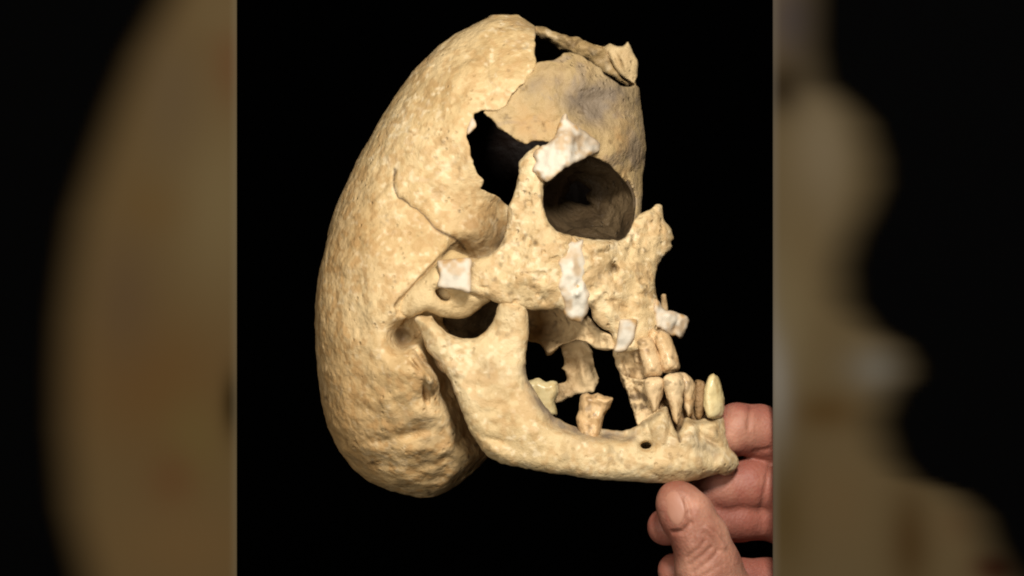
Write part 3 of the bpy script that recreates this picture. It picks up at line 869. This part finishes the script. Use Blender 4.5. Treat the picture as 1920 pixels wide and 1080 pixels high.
def jaw_feats(U, V):
    D = -26 * gauss(U, V, 1085, 800, 60, 13, 10) - 20 * gauss(U, V, 1160, 812, 50, 12, 4)
    D += -12 * gauss(U, V, 1325, 838, 26, 17, 40) + 9 * gauss(U, V, 1352, 868, 16, 16) + 7 * gauss(U, V, 1300, 826, 40, 8, 20)
    D += 6 * gauss(U, V, 1250, 870, 60, 14, 4) - 6 * gauss(U, V, 1240, 838, 40, 12)
    D += -7 * gauss(U, V, 880, 665, 36, 22) + 6 * gauss(U, V, 815, 620, 10, 30, -40) - 5 * gauss(U, V, 910, 690, 40, 10, 20)
    D += 6 * gauss(U, V, 925, 838, 24, 10, 35) - 6 * gauss(U, V, 932, 822, 24, 6, 15)
    D += -7 * np.exp(-(ldist(U, V, [(1266, 800), (1268, 812), (1272, 822)]) / 2.6) ** 2)
    D += 6 * gauss(U, V, 1226, 790, 12, 22, 15) + 5 * gauss(U, V, 1290, 808, 12, 18) + 4 * gauss(U, V, 1335, 800, 10, 20)
    D += 3.0 * vnoise(U, V, 0 * U, 30, 8) + 1.8 * vnoise(U, V, 0 * U, 12, 9) + 4.5 * vnoise(U, V, 0 * U, 15, 12) * sst(1180, 1240, U) * sst(850, 800, V)
    D += -9 * gauss(U, V, 1252, 800, 5, 22, 10) - 7 * gauss(U, V, 1308, 806, 4, 18) - 6 * gauss(U, V, 1212, 800, 4, 16, -10) - 10 * gauss(U, V, 1330, 825, 34, 8, 28)
    return D


MENTAL = spline([(1197, 832), (1202, 827), (1212, 826), (1218, 831), (1214, 837), (1203, 838)], 2)
sheet('jaw_body', JAW, jaw_h, 42, 24, JAWB, jaw, 2.4, holes=[MENTAL], feats=jaw_feats, seed=100, attrs={'dirt_and_shade': jaw_dirt_and_gaps, 'ochre': mottle, 'pale': flecks, 'grey': jaw_grey})
# far half of the jaw
far_h = rbf([(1350, 830, 180), (1340, 870, 180), (1250, 850, 110), (1150, 850, 20), (1080, 820, -40), (1060, 760, -60)])
sheet('far_jaw_side', spline([(1352, 806), (1356, 860), (1330, 880), (1200, 872), (1120, 860), (1068, 835), (1052, 812), (1072, 806), (1100, 812), (1150, 815), (1200, 812), (1280, 810)], 5), far_h, 34, 14, INNER, jaw, 3.0, seed=104)
# socket bone on the near tooth row
sock_h = rbf([(1165, 700, 206), (1200, 700, 222), (1185, 770, 226), (1220, 770, 236), (1200, 740, 214)])
sheet('tooth_socket_bone', jag([(1160, 694), (1176, 704), (1196, 708), (1214, 712), (1220, 740), (1232, 764), (1222, 784), (1205, 794), (1192, 796), (1184, 772), (1174, 740), (1166, 716)], 2.0, 9, 15),
      sock_h, 30, 10, INNER, jaw, 2.0, feats=lambda U, V: 7 * vnoise(U, V, 0 * U, 12, 6) + 4 * vnoise(U, V, 0 * U, 6, 7) - 10 * gauss(U, V, 1186, 728, 7, 18, -15) - 8 * gauss(U, V, 1204, 745, 6, 18, -15), seed=106, attrs={'dirt_and_shade': crevice})
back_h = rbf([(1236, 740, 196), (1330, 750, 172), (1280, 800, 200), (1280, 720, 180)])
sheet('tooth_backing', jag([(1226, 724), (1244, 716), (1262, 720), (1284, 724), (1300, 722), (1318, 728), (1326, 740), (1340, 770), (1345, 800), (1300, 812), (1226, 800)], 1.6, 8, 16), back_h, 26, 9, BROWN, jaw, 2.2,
      feats=lambda U, V: 5 * vnoise(U, V, 0 * U, 10, 6), seed=108, attrs={'dirt_and_shade': crevice})
# molars
tooth(jaw, [(1087, 739), (1098, 734), (1108, 738), (1118, 734), (1132, 740), (1148, 744), (1140, 762), (1132, 776), (1128, 790), (1124, 804), (1118, 822), (1100, 826), (1088, 818), (1082, 800), (1078, 782), (1084, 766)], 232, 26, TOOTH, 110, .15, lambda U, V: 8 * gauss(U, V, 1120, 744, 30, 9, 10) - 7 * gauss(U, V, 1110, 740, 5, 6) + 4 * vnoise(U, V, 0 * U, 14, 3), 'worn molar standing alone in the jaw', rk=.2)
tooth(jaw, [(986, 716), (999, 709), (1010, 708), (1022, 714), (1034, 712), (1044, 716), (1047, 734), (1040, 752), (1044, 775), (1030, 782), (1012, 770), (1000, 750), (988, 735)], 150, 22, IVORY, 112, 0, None, 'yellowish molar at the back behind the ramus', rk=.22)
# front row
tooth(jaw, [(1203, 713), (1214, 706), (1236, 706), (1243, 715), (1241, 730), (1236, 748), (1230, 766), (1222, 770), (1215, 754), (1207, 734)], 234, 19, TOOTH, 114, -.3, crown(1225, 718, 14, 12, 6))
tooth(jaw, [(1239, 708), (1250, 699), (1268, 697), (1279, 705), (1281, 724), (1277, 747), (1273, 772), (1267, 794), (1260, 786), (1253, 764), (1244, 738)], 232, 21, TOOTH, 116, -.3, crown(1261, 716, 15, 14, 6))
tooth(jaw, [(1268, 698), (1280, 698), (1292, 706), (1300, 722), (1299, 748), (1295, 772), (1287, 780), (1280, 764), (1277, 740)], 214, 17, TOOTH, 118, -.3, crown(1287, 722, 12, 16, 5))
tooth(jaw, [(1298, 712), (1308, 710), (1318, 716), (1320, 740), (1318, 768), (1310, 784), (1300, 780), (1298, 750)], 192, 12, BROWN, 120, 0, None, 'dark stained front tooth')
tooth(jaw, [(1320, 716), (1326, 704), (1334, 699), (1343, 706), (1349, 722), (1354, 745), (1355, 766), (1349, 779), (1336, 784), (1322, 780), (1316, 762), (1316, 738)], 206, 20, IVORY, 122, -.5, None, 'tall pale yellow front tooth')

# ------------------------------------------------------------------ hand
def skin_material():
    m = bpy.data.materials.new('skin')
    m.use_nodes = True
    nt = m.node_tree
    N, L = nt.nodes, nt.links
    bs = N['Principled BSDF']
    tc = N.new('ShaderNodeTexCoord')
    n1 = N.new('ShaderNodeTexNoise')
    n1.inputs['Scale'].default_value = 45
    n1.inputs['Detail'].default_value = 4
    L.new(tc.outputs['Object'], n1.inputs['Vector'])
    cr = N.new('ShaderNodeValToRGB')
    cr.color_ramp.elements[0].position = 0.35
    cr.color_ramp.elements[0].color = (0.225, 0.083, 0.053, 1)
    cr.color_ramp.elements[1].position = 0.65
    cr.color_ramp.elements[1].color = (0.44, 0.215, 0.145, 1)
    L.new(n1.outputs['Fac'], cr.inputs['Fac'])
    at = N.new('ShaderNodeAttribute')
    at.attribute_name = 'rear_red'
    mx = N.new('ShaderNodeMix')
    mx.data_type = 'RGBA'
    L.new(at.outputs['Fac'], mx.inputs[0])
    L.new(cr.outputs['Color'], mx.inputs[6])
    mx.inputs[7].default_value = (0.25, 0.078, 0.055, 1)
    L.new(mx.outputs[2], bs.inputs['Base Color'])
    bs.inputs['Roughness'].default_value = 0.58
    bs.inputs['Specular IOR Level'].default_value = 0.35
    bs.inputs['Subsurface Weight'].default_value = 0.3
    bs.inputs['Subsurface Radius'].default_value = (0.004, 0.0014, 0.0008)
    bs.inputs['Subsurface Scale'].default_value = 0.6
    n2 = N.new('ShaderNodeTexNoise')
    n2.inputs['Scale'].default_value = 380
    n2.inputs['Detail'].default_value = 4
    L.new(tc.outputs['Object'], n2.inputs['Vector'])
    v = N.new('ShaderNodeTexVoronoi')
    v.inputs['Scale'].default_value = 700
    L.new(tc.outputs['Object'], v.inputs['Vector'])
    ad = N.new('ShaderNodeMath')
    ad.operation = 'ADD'
    L.new(n2.outputs['Fac'], ad.inputs[0])
    L.new(v.outputs['Distance'], ad.inputs[1])
    b = N.new('ShaderNodeBump')
    b.inputs['Strength'].default_value = 0.2
    b.inputs['Distance'].default_value = 0.001
    L.new(ad.outputs[0], b.inputs['Height'])
    L.new(b.outputs['Normal'], bs.inputs['Normal'])
    return m


SKIN = skin_material()
NAIL = simple('nail', (0.345, 0.160, 0.108), 0.45, 0.3)
hand = thing('hand', 'reddish hand holding the jaw by the chin, thumb below and fingers behind', 'hand', (1500, 1060, 100))


def cone(U, V, W, a, b, ra, rb):
    a, b = np.array(a, np.float32), np.array(b, np.float32)
    e = b - a
    px, py, pz = U - a[0], V - a[1], W - a[2]
    t = np.clip((px * e[0] + py * e[1] + pz * e[2]) / (e @ e), 0, 1)
    dd = np.sqrt((px - e[0] * t) ** 2 + (py - e[1] * t) ** 2 + (pz - e[2] * t) ** 2)
    return dd - (ra + (rb - ra) * t)


def smin(a, b, k):
    h = np.clip(0.5 + 0.5 * (b - a) / k, 0, 1)
    return b * (1 - h) + a * h - k * h * (1 - h)


vox = 3.0
U, V, W, org = grid((1190, 1790, 735, 1330, -60, 310), vox)
U3, V3 = U[..., None], V[..., None]


def chain(pts, k=14):
    F = None
    for (a, b) in zip(pts[:-1], pts[1:]):
        f = cone(U3, V3, W, a[:3], b[:3], a[3], b[3])
        F = f if F is None else smin(F, f, k)
    return F


thumb = chain([(1440, 1240, 120, 84), (1352, 1130, 180, 68), (1324, 1060, 212, 60), (1308, 1005, 228, 51), (1282, 960, 236, 48), (1268, 938, 238, 41)])
index = chain([(1560, 905, 40, 60), (1470, 836, 82, 52), (1420, 806, 120, 48), (1380, 802, 140, 46), (1352, 818, 146, 40)])
middle = chain([(1560, 960, 30, 60), (1470, 918, 84, 52), (1400, 908, 116, 48), (1350, 918, 130, 42), (1320, 925, 136, 34)])
ring = chain([(1560, 1040, 20, 56), (1455, 968, 70, 44), (1380, 972, 110, 40), (1300, 980, 150, 36), (1246, 984, 160, 34)])
pinky = chain([(1560, 1120, 20, 54), (1440, 1092, 80, 46), (1340, 1075, 130, 36), (1262, 1066, 146, 32)])
palm = smin(chain([(1560, 920, 20, 74), (1570, 1110, 10, 84)]), chain([(1480, 1215, 90, 80), (1590, 1130, 0, 84), (1700, 1180, -30, 86), (1880, 1270, -40, 92)]), 40)
F = palm
for f, k in ((thumb, 26), (index, 9), (middle, 9), (ring, 9), (pinky, 9)):
    F = smin(F, f, k)


def hand_marks(p, N):
    u, v, w = p[:, 0], p[:, 1], p[:, 2]
    near = sst(150, 200, w) * sst(0.0, 0.4, N[:, 2])
    d = 0
    for line, wd, am in (([(1290, 1052), (1312, 1034), (1328, 1020)], 3.4, -2.6), ([(1296, 1066), (1322, 1048), (1342, 1026)], 3.2, -2.2), ([(1284, 1038), (1304, 1022), (1316, 1008)], 3.2, -2.4), ([(1300, 1082), (1330, 1062), (1350, 1050)], 3.2, -1.6),
                         ([(1258, 992), (1276, 990), (1290, 974)], 4.5, -5), ([(1280, 930), (1287, 950), (1284, 968)], 4, -4), ([(1320, 985), (1338, 1000), (1350, 1020)], 5, 3.5), ([(1316, 992), (1330, 1010), (1340, 1026)], 4, -3)):
        d = d + am * np.exp(-(ldist(u, v, np.array(line)) / wd) ** 2)
    d = d * near
    # finger creases on the near sides of the bent fingers
    for line in ([(1412, 846), (1440, 840)], [(1405, 760), (1400, 800)], [(1440, 870), (1425, 950)], [(1290, 955), (1296, 1010)]):
        d = d - 3.0 * np.exp(-(ldist(u, v, np.array(line)) / 5) ** 2) * sst(0, .3, N[:, 2])
    return d


def rear_red(p, N):
    u, v, w = p.T
    n = vnoise(u, v, w, 40, 91) + .5 * vnoise(u, v, w, 15, 92)
    x = sst(196, 150, w) + .7 * gauss(u, v, 1240, 985, 40, 40) + .35 * sst(.1, .7, n)  # redder and darker further back in the hand
    return np.clip(x * .85, 0, .9)


solid('hand_skin', F, org, vox, SKIN, hand, ((60, 2.4), (20, 0.6), (8, 0.15)), 130, hand_marks, attrs={'rear_red': rear_red})
# thumb nail: a curved plate bedded into the thumb tip
TH = thumb


def nail_h(U, V):
    iu = np.clip(((U - org[0]) / 3.0).round().astype(int), 0, TH.shape[0] - 1)
    iv = np.clip(((V - org[1]) / 3.0).round().astype(int), 0, TH.shape[1] - 1)
    ws = W[0, 0]
    col_ = TH[iu, iv] < 0
    top = np.where(col_.any(-1), ws[::-1][np.argmax(col_[..., ::-1], -1)], 215)
    top = top.astype(np.float32)
    for _ in range(10):
        t = np.pad(top, 2, mode='edge')
        top = (t[2:-2, 2:-2] + t[:-4, 2:-2] + t[4:, 2:-2] + t[2:-2, :-4] + t[2:-2, 4:]) / 5
    return top + 4.5


NAIL_POLY = spline([(1236, 924), (1243, 912), (1257, 908), (1270, 916), (1278, 934), (1282, 954), (1277, 972), (1266, 982), (1254, 974), (1244, 956), (1238, 938)], 3)
sheet('thumb_nail', NAIL_POLY, nail_h, 10, 5, NAIL, hand, 1.6, rough=((20, 0.6),), seed=140)

scene.render.engine = 'CYCLES'
scene.cycles.use_denoising = True
for o in list(bpy.data.objects):
    if '_base' in o:
        del o['_base']
